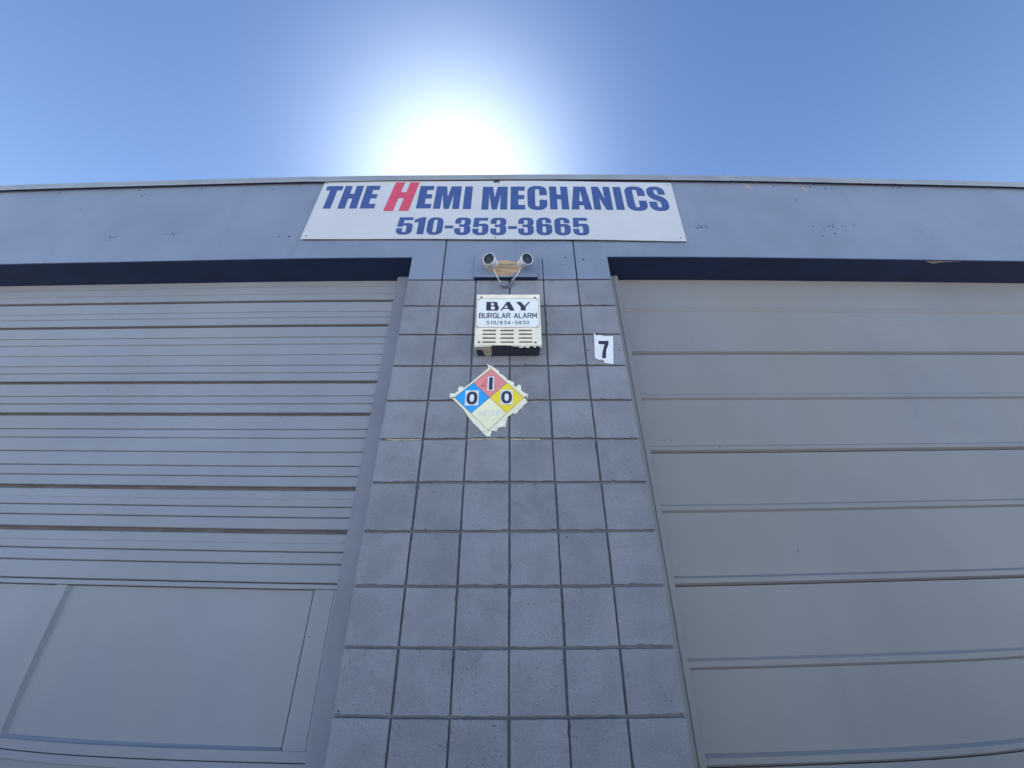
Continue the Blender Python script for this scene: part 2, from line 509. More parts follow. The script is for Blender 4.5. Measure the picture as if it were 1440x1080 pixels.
for a, b in zip(lines, lines[1:]):
    big_a, big_b = isinstance(a, str), isinstance(b, str)
    za = float(a[1:]) if big_a else a
    zb = float(b[1:]) if big_b else b
    top = za - (.0095 if big_a else .0008)
    bot = zb + (.0095 if big_b else .0020)
    yf = DY + (.0 if not big_a else .0)
    off = rb.uniform(-.0006, .0006)
    obj('slat', slat(Z0 + bot, Z0 + top, -5.2, -.744, DY + .002 + off, big_a), M_DOORL, ld)
# framed lower part: rail, stiles, mullions and sunk panels with sloping mouldings
obj('top_rail', box(-5.2, -.744, DY - .001, DY + .0228, Z0 + .3935, Z0 + .4135, .002), M_DOORL, ld)
def simple(name, bm, m, parent):
    me = bpy.data.meshes.new(name)
    for f in bm.faces:
        f.normal_update()
        if f.normal.y > 0: f.normal_flip()
    bm.to_mesh(me); bm.free(); me.materials.append(m)
    return link(name, me, parent)
def framed_panel2(x0, x1, z0, z1):
    bm = bmesh.new()
    e, dp = .011, .017
    o_ = [(x0, z0), (x1, z0), (x1, z1), (x0, z1)]
    i_ = [(x0 + e, z0 + e), (x1 - .0015, z0 + e * .55), (x1 - .0015, z1 - .003), (x0 + e, z1 - .003)]
    A = [bm.verts.new((x, DY + .0015, z)) for x, z in o_]
    B = [bm.verts.new((x, DY + dp, z)) for x, z in i_]
    for k in range(4):
        bm.faces.new((A[k], A[(k + 1) % 4], B[(k + 1) % 4], B[k]))
    bm.faces.new(B)
    return bm
px = [-.8575, -1.992, -2.045, -3.181, -3.234, -4.370, -4.423, -5.12]
rows = [(-.150, .3915), (-.735, -.215)]
for zb, zt in rows:
    for k in range(0, 8, 2):
        simple('door_panel', framed_panel2(px[k + 1], px[k], Z0 + zb, Z0 + zt), M_DOORL, ld)
    for k in range(1, 7, 2):
        obj('mullion', box(px[k + 1], px[k], DY, DY + .0228, Z0 + zb, Z0 + zt), M_DOORL, ld)
    obj('stile', box(-.8535, -.7658, DY, DY + .0228, Z0 + zb - .0, Z0 + zt), M_DOORL, ld)
    obj('edge_strip', box(-.7652, -.744, DY + .0015, DY + .0228, Z0 + zb - .0, Z0 + zt), M_DOORL, ld)
    obj('stile', box(-5.2, -5.1205, DY, DY + .0228, Z0 + zb, Z0 + zt), M_DOORL, ld)
obj('bottom_rail', box(-5.2, -.744, DY - .0005, DY + .0228, Z0 - .184, Z0 - .1505, .0015), M_DOORL, ld)
obj('top_rail', box(-5.2, -.744, DY - .0005, DY + .0228, Z0 - .2145, Z0 - .187, .0015), M_DOORL, ld)
obj('bottom_rail', box(-5.2, -.744, DY - .0005, DY + .0228, Z0 - 1.20, Z0 - .7355, .0015), M_DOORL, ld)

# ---- right door: flush panels between protruding horizontal ribs
rd = obj('garage_door', box(.705, 5.25, DY + .022, DY + .045, 0.01, LINT - .0068), M_GAP, bld)
rd['label'] = 'overhead door of plain panels between horizontal ribs'
ribs = [(1.945, 'm'), (1.624, 'j'), (1.318, 'm'), (1.015, 'j'), (.717, 'm'), (.406, 'j'), (.101, 'm'), (-.197, 'j'), (-.50, 'm'), (-.80, 'j'), (-1.1, 'm')]
prev = 2.229
for zb, kind in ribs:
    h = .030 if zb > 1.5 else .038
    dp = .006 if zb > 1.9 else (.008 if kind == 'm' else .012)
    z0, z1 = Z0 + zb, Z0 + zb + h
    gap = .0035 if kind == 'j' else .0004
    bm = bmesh.new()
    pr = [(DY + .021, z0 + .0002), (DY + .0015, z0 + .0002), (DY - dp, z0 + .010), (DY - dp, z1 - .009), (DY + .001, z1), (DY + .021, z1)]
    A = [bm.verts.new((.7125, y, z)) for y, z in pr]; B = [bm.verts.new((5.2, y, z)) for y, z in pr]
    n = len(pr)
    for k in range(n): bm.faces.new((A[k], A[(k + 1) % n], B[(k + 1) % n], B[k]))
    bm.faces.new(A); bm.faces.new(B[::-1])
    obj('rib', bm, M_DOORR, rd)
    obj('door_panel', box(.7125, 5.2, DY + .002 + rb.uniform(-.0004, .0004), DY + .021, z1 + .0003, Z0 + prev - .0003), M_DOORR, rd)
    prev = zb - gap
obj('bottom_rail', box(.714, 5.2, DY, DY + .021, .012, Z0 + prev - .001), M_DOORR, rd)

# sealant left in a few joints of the pier
for x0, x1, z in ((-.579, -.412, 1.0167), (-.196, -.004, 1.0167), (.004, .146, 1.0155), (.096, .196, 1.2140)):
    bm = bmesh.new()
    pts = [(x0 + (x1 - x0) * k / 12, .0058 + .0008 * math.sin(k * 2.1), Z0 + z + .0006 * math.sin(k * 1.7)) for k in range(13)]
    bm = tube(pts, [.0014 + .0010 * abs(math.sin(k * 1.3)) for k in range(13)], 6)
    obj('joint_sealant', bm, M_FOAM, pier, smooth=True)

# old anchor holes, tan patches and scuffs on the fascia and the blocks
holes = [(-3.392, 2.968), (-2.764, 2.979), (-2.712, 2.909), (-2.693, 2.925), (-2.704, 2.463), (-2.679, 2.456), (-2.276, 2.485), (-2.251, 2.484), (-1.524, 2.431), (-1.452, 2.429), (-1.723, 2.949), (-1.546, 2.978), (-2.279, 3.0 - .02), (1.262, 2.519), (1.277, 2.505), (1.3, 2.519), (1.311, 2.505), (1.247, 2.497), (2.054, 2.527), (2.118, 2.503), (2.161, 2.532), (2.202, 2.548), (2.193, 2.526), (2.261, 2.534), (2.351, 2.544), (2.083, 2.431), (2.179, 2.461), (2.863, 2.456), (2.788, 2.504), (2.806, 2.49), (2.215, 2.971), (1.936, 2.968), (2.141, 2.973), (2.321, 2.952), (2.37, 2.954), (2.041, 2.813), (2.857, 2.985), (2.914, 2.987), (0.458, 2.201), (0.349, 2.22), (0.322, 2.157)]
bm = bmesh.new()
rh = random.Random(5)
for x, z in holes:
    r = rh.uniform(.0035, .0075)
    n = 9
    flat(bm, [[(x + r * rh.uniform(.7, 1.2) * math.cos(2 * math.pi * k / n) * 1.2, Z0 + z + r * rh.uniform(.6, 1.1) * math.sin(2 * math.pi * k / n)) for k in range(n)]], -.0012 , .0016)
for cx_, cz_ in ((-2.70, 2.46), (-2.26, 2.483), (-2.73, 2.95), (2.18, 2.52), (1.28, 2.51), (-3.1, 2.75)):
    for _ in range(9):
        x, z = rh.gauss(cx_, .035), rh.gauss(cz_, .018)
        r = rh.uniform(.0012, .0030)
        flat(bm, [[(x + r * rh.uniform(.7, 1.5) * math.cos(2 * math.pi * k / 7), Z0 + z + r * math.sin(2 * math.pi * k / 7)) for k in range(7)]], -.0012, .0016)
o = obj('anchor_hole', bm, M_HOLE, bld); o['kind'] = 'stuff'
bm = bmesh.new()
for x, z in [(0.4193, 1.518), (0.5866, 1.5176), (-0.2947, 0.582), (0.238, 0.5865), (-0.0505, -0.0205), (-.31, 1.4287), (0.0873, 1.4316), (-0.2221, 1.326), (-0.5921, 0.015), (-0.422, 0.012), (.33, .98), (.115, .80), (-.35, .62)]:
    r = rh.uniform(.0022, .0042)
    flat(bm, [[(x + r * rh.uniform(.6, 1.3) * math.cos(2 * math.pi * k / 8), Z0 + z + r * rh.uniform(.6, 1.2) * math.sin(2 * math.pi * k / 8)) for k in range(8)]], -.0022, .003)
o = obj('anchor_hole', bm, M_HOLE, pier); o['kind'] = 'stuff'
for x in (1.73, 2.138):
    bm = flat(bmesh.new(), [[(x - .012, Z0 + 2.990), (x + .014, Z0 + 2.990), (x + .028, Z0 + 2.945), (x + .038, Z0 + 2.915), (x + .020, Z0 + 2.922), (x + .002, Z0 + 2.955)]], -.0012, .0016)
    obj('tan_patch', bm, M_TAN, bld)  # two tan cone-shaped marks below the coping
bm = flat(bmesh.new(), [[(2.68, .004), (2.72, .018), (2.76, .030), (2.80, .016), (2.88, .010), (2.95, .004)]], 0, 0)
for v in bm.verts: v.co = Vector((v.co.x - .0, v.co.z, LINT - .0075))
obj('tan_patch', bm, M_TAN, bld)  # peeled bare spot on the right soffit

# ------------------------------------------------------------------ lettering
GL = {
 'T': (.52, [[(0, 1), (.52, 1), (.52, .8), (.375, .8), (.375, 0), (.145, 0), (.145, .8), (0, .8)]]),
 'H': (.54, [[(0, 0), (0, 1), (.21, 1), (.21, .64), (.33, .64), (.33, 1), (.54, 1), (.54, 0), (.33, 0), (.33, .43), (.21, .43), (.21, 0)]]),
 'E': (.41, [[(0, 0), (0, 1), (.40, 1), (.40, .81), (.22, .81), (.22, .62), (.385, .62), (.385, .43), (.22, .43), (.22, .195), (.41, .195), (.41, 0)]]),
 'M': (.70, [[(0, 0), (0, 1), (.285, 1), (.35, .52), (.415, 1), (.70, 1), (.70, 0), (.51, 0), (.51, .66), (.425, 0), (.285, 0), (.19, .66), (.19, 0)]]),
 'I': (.22, [[(0, 0), (0, 1), (.22, 1), (.22, 0)]]),
 'C': (.54, [[(.54, .60), (.54, 1, .22), (0, 1, .22), (0, 0, .22), (.54, 0, .22), (.54, .41), (.33, .41), (.33, .14, .055), (.21, .14, .055), (.21, .86, .055), (.33, .86, .055), (.33, .60)]]),
 'A': (.57, [[(0, 0), (.115, 1), (.455, 1), (.57, 0), (.36, 0), (.35, .18), (.22, .18), (.21, 0)], [(.235, .35), (.335, .35), (.287, .82)]]),
 'N': (.52, [[(0, 0), (0, 1), (.2, 1), (.33, .46), (.33, 1), (.52, 1), (.52, 0), (.335, 0), (.19, .50), (.19, 0)]]),
 'S': (.52, [[(.50, .66), (.30, .66), (.30, .86, .045), (.20, .86, .045), (.20, .68, .06), (.52, .50, .16), (.52, 0, .21), (0, 0, .21), (0, .37), (.21, .37), (.21, .14, .05), (.32, .14, .05), (.32, .36, .07), (0, .54, .16), (0, 1, .21), (.50, 1, .21)]]),
 '0': (.56, [[(0, 0, .25), (0, 1, .25), (.56, 1, .25), (.56, 0, .25)], [(.215, .14, .06), (.345, .14, .06), (.345, .86, .06), (.215, .86, .06)]]),
 '1': (.38, [[(.38, 0), (.38, 1), (.23, 1), (.0, .85), (0, .69), (.15, .70), (.15, 0)]]),
 '3': (.56, [[(0, .64), (.21, .64), (.21, .86, .05), (.34, .86, .05), (.34, .60, .05), (.15, .60), (.15, .46), (.34, .46, .05), (.34, .14, .05), (.21, .14, .05), (.21, .38), (0, .38), (0, 0, .22), (.56, 0, .22), (.56, .50, .1), (.49, .54), (.56, .60, .08), (.56, 1, .2), (0, 1, .2)]]),
 '5': (.56, [[(.01, .45), (.03, 1), (.53, 1), (.53, .83), (.22, .83), (.215, .64), (.56, .68, .18), (.56, 0, .22), (0, 0, .22), (0, .36), (.21, .36), (.21, .14, .05), (.345, .14, .05), (.345, .52, .05), (.21, .52), (.21, .45)]]),
 '6': (.56, [[(.54, .68), (.54, 1, .21), (0, 1, .24), (0, 0, .24), (.56, 0, .24), (.56, .63, .17), (.215, .63), (.215, .86, .05), (.335, .86, .05), (.335, .68)], [(.215, .14, .055), (.345, .14, .055), (.345, .49, .05), (.215, .49, .05)]]),
 '-': (.33, [[(0, .42), (0, .58), (.33, .58), (.33, .42)]]),
 '7': (.50, [[(0, 1), (.5, 1), (.5, .82), (.36, .45), (.33, 0), (.11, 0), (.14, .42), (.27, .80), (0, .80)]]),
 'B*': (1.43, [[(0, 0), (0, 1), (1.3, 1, .25), (1.3, .55, .15), (1.43, .50, .12), (1.43, 0, .28)], [(.55, .60), (.55, .87), (.88, .87, .1), (.88, .60, .1)], [(.55, .13), (.55, .47), (.98, .47, .12), (.98, .13, .12)]]),
 'A*': (1.7, [[(0, 0), (.78, 1), (1.12, 1), (1.7, 0), (1.12, 0), (.98, .20), (.36, .20), (.19, 0)], [(.47, .32), (.90, .32), (.72, .66)]]),
 'Y*': (1.67, [[(0, 1), (.58, 1), (.99, .52), (1.45, 1), (1.67, 1), (1.12, .42), (1.12, 0), (.55, 0), (.55, .42)]]),
}
def glyph(bm, ch, x, z, wid, h, y, xf=lambda a, b: (a, b), shear=0.0):
    w0, cs = GL[ch]
    sx = wid / w0
    cc = []
    for c in cs:
        f = fillet([tuple(q) for q in c])
        cc.append([(x + a * sx + shear * b * h, z + b * h) for a, b in f])
    flat(bm, cc, y, 0, xf)
STK = {
 'B': [[(0, 0), (0, 6), (2.4, 6), (3.4, 5.4), (3.4, 3.9), (2.6, 3.2), (0, 3.2)], [(2.4, 3.2), (3.7, 2.6), (3.7, .7), (2.6, 0), (0, 0)]],
 'U': [[(0, 6), (0, 1.2), (1, 0), (2.8, 0), (3.8, 1.2), (3.8, 6)]],
 'R': [[(0, 0), (0, 6), (2.6, 6), (3.6, 5.3), (3.6, 3.6), (2.6, 2.9), (0, 2.9)], [(2.0, 2.9), (3.8, 0)]],
 'G': [[(3.8, 4.8), (2.8, 6), (1, 6), (0, 4.8), (0, 1.2), (1, 0), (2.8, 0), (3.8, 1), (3.8, 2.7), (2.2, 2.7)]],
 'L': [[(0, 6), (0, 0), (3.2, 0)]],
 'A': [[(0, 0), (2, 6), (4, 0)], [(.7, 2), (3.3, 2)]],
 'M': [[(0, 0), (0, 6), (2.3, 1.6), (4.6, 6), (4.6, 0)]],
 '5': [[(3.4, 6), (.3, 6), (.1, 3.3), (2.4, 3.6), (3.6, 2.6), (3.6, 1), (2.6, 0), (0, 0)]],
 '1': [[(.6, 5), (1.9, 6), (1.9, 0)]],
 '0': [[(1, 0), (0, 1.2), (0, 4.8), (1, 6), (2.7, 6), (3.7, 4.8), (3.7, 1.2), (2.7, 0), (1, 0)]],
 '/': [[(-.2, -1), (2.6, 6.6)]],
 '8': [[(1, 3.2), (.3, 4), (.3, 5.2), (1.1, 6), (2.6, 6), (3.4, 5.2), (3.4, 4), (2.7, 3.2), (1, 3.2)], [(1, 3.2), (0, 2.3), (0, .9), (1, 0), (2.7, 0), (3.7, .9), (3.7, 2.3), (2.7, 3.2)]],
 '3': [[(.2, 6), (3.4, 6), (1.7, 3.6), (3, 3.4), (3.7, 2.4), (3.7, 1), (2.7, 0), (.2, 0)]],
 '4': [[(2.8, 0), (2.8, 6), (0, 1.8), (4, 1.8)]],
 '-': [[(.3, 2.6), (3.3, 2.6)]],
}
def strokes(bm, txt, x0, x1, z, h, y, th, gap=1.9, space=3.2):
    adv = []
    for c in txt:
        adv.append(0 if c == ' ' else max(p[0] for s in STK[c] for p in s))
    tot = sum(adv) + sum(space if c == ' ' else gap for c in txt[:-1])
    sx = (x1 - x0) / tot
    sz = h / 6
    cx = 0; q = 0
    for c, a in zip(txt, adv):
        if c == ' ':
            cx += space; continue
        for s in STK[c]:
            P_ = [Vector((x0 + (cx + u) * sx, z + v * sz)) for u, v in s]
            # mitred outline of the polyline, one polygon per segment, each a hair apart in depth
            for k in range(len(P_) - 1):
                a_, b_ = P_[k], P_[k + 1]
                dr = (b_ - a_).normalized(); nn = Vector((-dr.y, dr.x)) * th / 2
                a2, b2 = a_ - dr * th * .42, b_ + dr * th * .42
                q += 1
                yy = y - .00003 * (q % 5)
                flat(bm, [[(a2.x + nn.x, a2.y + nn.y), (b2.x + nn.x, b2.y + nn.y), (b2.x - nn.x, b2.y - nn.y), (a2.x - nn.x, a2.y - nn.y)]], yy)
        cx += a + gap
    return bm
def plain(name, bm, m, parent, label=None):
    me = bpy.data.meshes.new(name)
    bm.to_mesh(me); bm.free(); me.materials.append(m)
    o = link(name, me, parent)
    if label: o['label'] = label
    return o
def screw(x, z, y, r, m, parent, name='screw'):
    """domed screw head"""
    bm = bmesh.new()
    n = 10
    rings = []
    for rr, dy in ((1, 0), (.85, -.35), (.45, -.6)):
        rings.append([bm.verts.new((x + r * rr * math.cos(2 * math.pi * k / n), y + r * dy, z + r * rr * math.sin(2 * math.pi * k / n))) for k in range(n)])
    for r0, r1 in zip(rings, rings[1:]):
        for k in range(n): bm.faces.new((r0[k], r0[(k + 1) % n], r1[(k + 1) % n], r1[k]))
    bm.faces.new(rings[-1])
    return simple(name, bm, m, parent)

# ------------------------------------------------------------------ shop sign
sign = thing('shop_sign', 'long white banner sign reading THE HEMI MECHANICS 510-353-3665 below the roofline', 'sign', (-1.3566, -.012, Z0 + 2.3867))
sign.rotation_euler = (0, R(.8376), 0)
SW, SH = 2.513, .6165
bm = bmesh.new()
nx, nz = 40, 6
def wob(x, z): return .0022 * math.sin(x * 2.6 + .5) + .0012 * math.sin(x * 6.1 + z * 3)
for yy in (0, 1):
    pass
gr = {}
for i in range(nx + 1):
    for j in range(nz + 1):
        x, z = -.001 + (SW - .012 * (1 - j / nz) * 0) * i / nx, SH * j / nz
        x += -.022 * (1 - j / nz) * (i / nx) * .9
        for s_, yo in ((0, 0), (1, .004)):
            gr[i, j, s_] = bm.verts.new((x, -.004 + yo + wob(x, z) - .0, z))
for i in range(nx):
    for j in range(nz):
        bm.faces.new([gr[a] for a in ((i, j, 0), (i + 1, j, 0), (i + 1, j + 1, 0), (i, j + 1, 0))])
        bm.faces.new([gr[a] for a in ((i, j, 1), (i, j + 1, 1), (i + 1, j + 1, 1), (i + 1, j, 1))])
for i in range(nx):
    for j in (0, nz): bm.faces.new([gr[a] for a in ((i, j, 0), (i + 1, j, 0), (i + 1, j, 1), (i, j, 1))])
for j in range(nz):
    for i in (0, nx): bm.faces.new([gr[a] for a in ((i, j, 0), (i, j + 1, 0), (i, j + 1, 1), (i, j, 1))])
obj('sign_panel', bm, M_SIGN, sign)
def onsign(bm):
    for v in bm.verts: v.co.y += wob(v.co.x, v.co.z) - .0052
    return bm
def letters(seq, m, sub=True):
    for ch, x0, x1, z, h, shear in seq:
        bm = bmesh.new()
        glyph(bm, ch, x0, z, x1 - x0, h, 0, shear=shear)
        # a few cuts across so that the print follows the panel
        onsign(bm)
        plain('digit' if ch in '0123456789' else ('hyphen' if ch == '-' else 'letter'), bm, m, sign)
zb, hh = .301, .255
letters([('T', .032, .150, .307, .254, 0), ('H', .166, .300, .306, .255, 0), ('E', .322, .424, .305, .255, 0),
         ('E', .711, .813, .303, .253, 0), ('M', .829, 1.007, .299, .253, 0), ('I', 1.032, 1.087, .298, .252, 0),
         ('M', 1.159, 1.335, .293, .252, 0), ('E', 1.357, 1.458, .293, .253, 0), ('C', 1.474, 1.610, .288, .266, 0),
         ('H', 1.628, 1.757, .295, .254, 0), ('A', 1.773, 1.914, .297, .256, 0), ('N', 1.927, 2.057, .299, .257, 0),
         ('I', 2.080, 2.136, .301, .256, 0), ('C', 2.160, 2.300, .295, .271, 0), ('S', 2.316, 2.449, .297, .271, 0)], M_BLUE)
letters([('H', .491, .664, .276, .324, .105)], M_RED)
letters([('5', .612, .717, .038, .172, 0), ('1', .722, .796, .042, .168, 0), ('0', .812, .916, .036, .174, 0), ('-', .928, .986, .028, .170, 0),
         ('3', .994, 1.098, .036, .173, 0), ('5', 1.112, 1.216, .036, .171, 0), ('3', 1.229, 1.333, .036, .172, 0), ('-', 1.346, 1.402, .024, .172, 0),
         ('3', 1.411, 1.513, .036, .172, 0), ('6', 1.530, 1.633, .036, .173, 0), ('6', 1.649, 1.753, .036, .173, 0), ('5', 1.769, 1.873, .037, .173, 0)], M_BLUE)
for x, z in ((.018, .592), (.030, .028), (2.488, .594), (2.458, .030), (1.262, .016)):
    screw(x, z, -.0045 + wob(x, z), .0055, M_SCREW, sign)
# bent washer plate over the top edge
o = obj('fixing_clip', box(1.232, 1.275, -.0115, -.0062, .592, .610, .002), M_SCREW, sign)

# ------------------------------------------------------------------ mounting board and cameras
board = thing('mounting_board', 'grey painted wooden board with a patch peeled to bare wood above the alarm box', 'board', (0, 0, 0))
obj('board', box(-.213, .168, -.0235, -.0025, Z0 + 2.033, Z0 + 2.214, .0015), M_FASCIA, board)
obj('shade_strip', box(-.2125, .1675, -.0230, -.0025, Z0 + 2.0275, Z0 + 2.0325), M_SHADE, board)  # added strip: the shade under the board put into a dark colour
wood = [(-0.1767, 2.2012), (-0.1594, 2.1892), (-0.147, 2.1655), (-.11, 2.170), (-0.0737, 2.1651), (-.045, 2.169), (-0.0137, 2.1672), (.02, 2.161), (0.0528, 2.1656), (0.0863, 2.1738), (0.1056, 2.141), (0.0983, 2.1087), (0.0718, 2.0951), (.058, 2.080), (0.0421, 2.068), (.03, 2.066), (0.0192, 2.0552), (-0.0003, 2.0412), (-0.0391, 2.0372), (-0.0652, 2.0461), (-.079, 2.057), (-0.0948, 2.0642), (-0.1213, 2.0824), (-0.135, 2.1006), (-0.1553, 2.1191), (-0.1634, 2.1609)]
rw = random.Random(9)
wp = []
for i, a in enumerate(wood):
    b = wood[(i + 1) % len(wood)]
    for k in range(3):
        t = k / 3
        wp.append((a[0] + (b[0] - a[0]) * t + rw.uniform(-.0025, .0025), Z0 + a[1] + (b[1] - a[1]) * t + rw.uniform(-.0016, .0016)))
obj('tan_patch', flat(bmesh.new(), [wp], -.0242, .0012), M_WOOD, board, )
for k, (xx, zz, ww) in enumerate(((-.05, 2.105, .05), (.02, 2.098, .045), (-.02, 2.135, .06), (-.06, 2.078, .02))):
    bm = flat(bmesh.new(), [[(xx - ww, Z0 + zz), (xx - ww * .3, Z0 + zz + .0016), (xx + ww, Z0 + zz + .0008), (xx + ww * .4, Z0 + zz - .0014)]], -.0247, .0008)
    obj('wood_crack', bm, M_RUST, board)

def sec_cam(px_, pan, label, bp):
    """ball-and-tube security camera: wall base, white barrel with rim, dark front glass and inner lens"""
    t = thing('security_camera', label, 'camera', (bp[0], -.0245, Z0 + bp[1]), 'two white security cameras on the board')
    bm = bmesh.new(); n = 24
    # base disc on the board
    rings = [(.033, 0), (.033, -.012), (.026, -.020), (.012, -.022)]
    def lathe(prof, axis_mat, nn=24, cap0=True, cap1=True):
        bm = bmesh.new(); rr = []
        for r, d in prof:
            rr.append([bm.verts.new(axis_mat @ Vector((r * math.cos(2 * math.pi * k / nn), r * math.sin(2 * math.pi * k / nn), d))) for k in range(nn)])
        for a, b in zip(rr, rr[1:]):
            for k in range(nn): bm.faces.new((a[k], a[(k + 1) % nn], b[(k + 1) % nn], b[k]))
        if cap0: bm.faces.new(rr[0])
        if cap1: bm.faces.new(rr[-1][::-1])
        return bm
    base_m = Matrix.Rotation(R(90), 4, 'X')          # local z -> -y
    obj('base', lathe([(.031, .0005), (.031, .012), (.024, .020), (.010, .024)], base_m), M_CAMW, t, smooth=False)
    ax = Vector((math.sin(R(pan)), -math.cos(R(pan)), -.34)).normalized()
    ctr = Vector((px_ - bp[0], -.120 + .0245, 2.079 - bp[1]))
    rot = ax.to_track_quat('Z', 'Y').to_matrix().to_4x4()
    mtx = Matrix.Translation(ctr) @ rot
    prof = [(.008, -.072), (.020, -.070), (.029, -.062), (.034, -.046), (.0365, -.025), (.0365, -.002), (.0355, .0), (.0338, .0), (.0330, -.003), (.0330, -.0055)]
    obj('housing', lathe(prof, mtx), M_CAMW, t, smooth=True)
    obj('front_glass', lathe([(.0325, -.0052), (.0320, -.0032), (.012, -.0018)], mtx), M_GLASS, t)
    obj('lens', lathe([(.0105, -.0020), (.0105, .0006), (.0075, .0012), (.0070, .0004)], mtx, 16), M_LENS2, t)
    for k in range(6):
        a = math.pi / 3 * k + .4
        mm = mtx @ Matrix.Translation((.0205 * math.cos(a), .0205 * math.sin(a), -.0026))
        obj('led', lathe([(.0028, 0), (.0028, .0008)], mm, 8), M_GLASS, t)
    return t
sec_cam(-.121, -20, 'left white round security camera aimed outward beside the peeled wood patch', (-.098, 2.135))
sec_cam(.104, 22, 'right white round security camera aimed outward beside the peeled wood patch', (.078, 2.135))
# leads
def cable(pts, label):
    o = obj('camera_cable', tube(smooth_path(pts, 6), .0026, 8), M_CABLE, None, smooth=True)
    # origin at the first point
    p0 = Vector(pts[0]); o.data.transform(Matrix.Translation(-p0)); o.location = p0
    o['label'] = label; o['category'] = 'cable'; o['group'] = 'leads of the two cameras'
    return o
cable([(-.101, -.070, Z0 + 2.112), (-.097, -.062, Z0 + 2.080), (-.088, -.052, Z0 + 2.050), (-.072, -.045, Z0 + 2.010), (-.058, -.036, Z0 + 1.985), (-.045, -.028, Z0 + 1.973)], 'white lead hanging from the left security camera')
cable([(.082, -.070, Z0 + 2.110), (.073, -.062, Z0 + 2.082), (.058, -.053, Z0 + 2.050), (.040, -.045, Z0 + 2.018), (.028, -.038, Z0 + 2.004)], 'white lead hanging from the right security camera')
def plug(pts, rads, label):
    o = obj('cable_connector', tube(pts, rads, 10), M_PLUG, None, smooth=True)
    p0 = Vector(pts[0]); o.data.transform(Matrix.Translation(-p0)); o.location = p0
    o['label'] = label; o['category'] = 'connector'; o['group'] = 'grey connectors of the camera leads'
plug([(-.058, -.030, Z0 + 1.985), (-.050, -.028, Z0 + 1.975), (-.040, -.022, Z0 + 1.968), (-.026, -.015, Z0 + 1.966), (-.014, -.010, Z0 + 1.975), (-.004, -.008, Z0 + 1.974)], [.004, .009, .010, .008, .0035, .003], 'grey plug lying left of the block joint under the board')
plug([(.030, -.042, Z0 + 2.010), (.026, -.038, Z0 + 2.003), (.016, -.030, Z0 + 1.990), (.008, -.020, Z0 + 1.978), (.001, -.012, Z0 + 1.970), (-.001, -.006, Z0 + 1.955)], [.005, .009, .009, .008, .006, .004], 'grey plug slanting up to the right camera lead')

# ------------------------------------------------------------------ alarm box
al = thing('alarm_box', 'cream steel alarm box lettered BAY BURGLAR ALARM 510/834-5830 with torn tape underneath', 'alarm', (-.005, -.001, Z0 + 1.486))
AX0, AX1, AZ0, AZ1, AY = -.1800, .1665, 1.4850, 1.8240, -.100
def ashift(bm):
    bmesh.ops.translate(bm, verts=bm.verts, vec=(.005, .001, -Z0 - 1.486)); return bm
# dark back box, slightly narrower, and a cover folded over it
obj('back_box', ashift(box(AX0 + .008, AX1 - .008, AY + .006, -.0035, Z0 + AZ0 - .001, Z0 + AZ1 - .006, .002)), M_BODY, al)
bm = bmesh.new()
n_ = 24
edge = []
re = random.Random(2)
bx(bm, AX0, AX1, AY, AY + .003, Z0 + AZ0, Z0 + AZ1, .0012)
bx(bm, AX0, AX0 + .0025, AY + .0035, -.03, Z0 + AZ0, Z0 + AZ1)
bx(bm, AX1 - .0025, AX1, AY + .0035, -.03, Z0 + AZ0, Z0 + AZ1)
bx(bm, AX0 + .003, AX1 - .003, AY + .0035, -.03, Z0 + AZ1 - .0025, Z0 + AZ1 - .0001)
obj('cover', ashift(bm), M_CREAM, al)
obj('name_plate', ashift(box(-.1755, .1575, AY - .0020, AY - .0003, Z0 + 1.5980, Z0 + 1.7915, .0005)), M_PLATE, al)
# thin dark outline round the plate
bm = bmesh.new()
flat(bm, [[(-.1770, Z0 + 1.5965), (.1590, Z0 + 1.5965), (.1590, Z0 + 1.7930), (-.1770, Z0 + 1.7930)], [(-.1750, Z0 + 1.5985), (.1570, Z0 + 1.5985), (.1570, Z0 + 1.7910), (-.1750, Z0 + 1.7910)]], AY - .0022)
plain('plate_border', ashift(bm), M_RUST, al)
bm = bmesh.new()
YP = AY - .0026
glyph(bm, 'B*', -.1255, Z0 + 1.7085, .068, .0605, YP)
glyph(bm, 'A*', -.0500, Z0 + 1.7085, .079, .0605, YP)
glyph(bm, 'Y*', .0350, Z0 + 1.7085, .079, .0605, YP)
plain('lettering', ashift(bm), M_INK, al)
bm = strokes(bmesh.new(), 'BURGLAR ALARM', -.1600, .1445, Z0 + 1.6590, .0310, YP, .0052, gap=1.7, space=3.4)
plain('lettering', ashift(bm), M_INK, al)
bm = strokes(bmesh.new(), '510/834-5830', -.1195, .1025, Z0 + 1.6180, .0195, YP, .0034, gap=2.9)
plain('lettering', ashift(bm), M_INK, al)
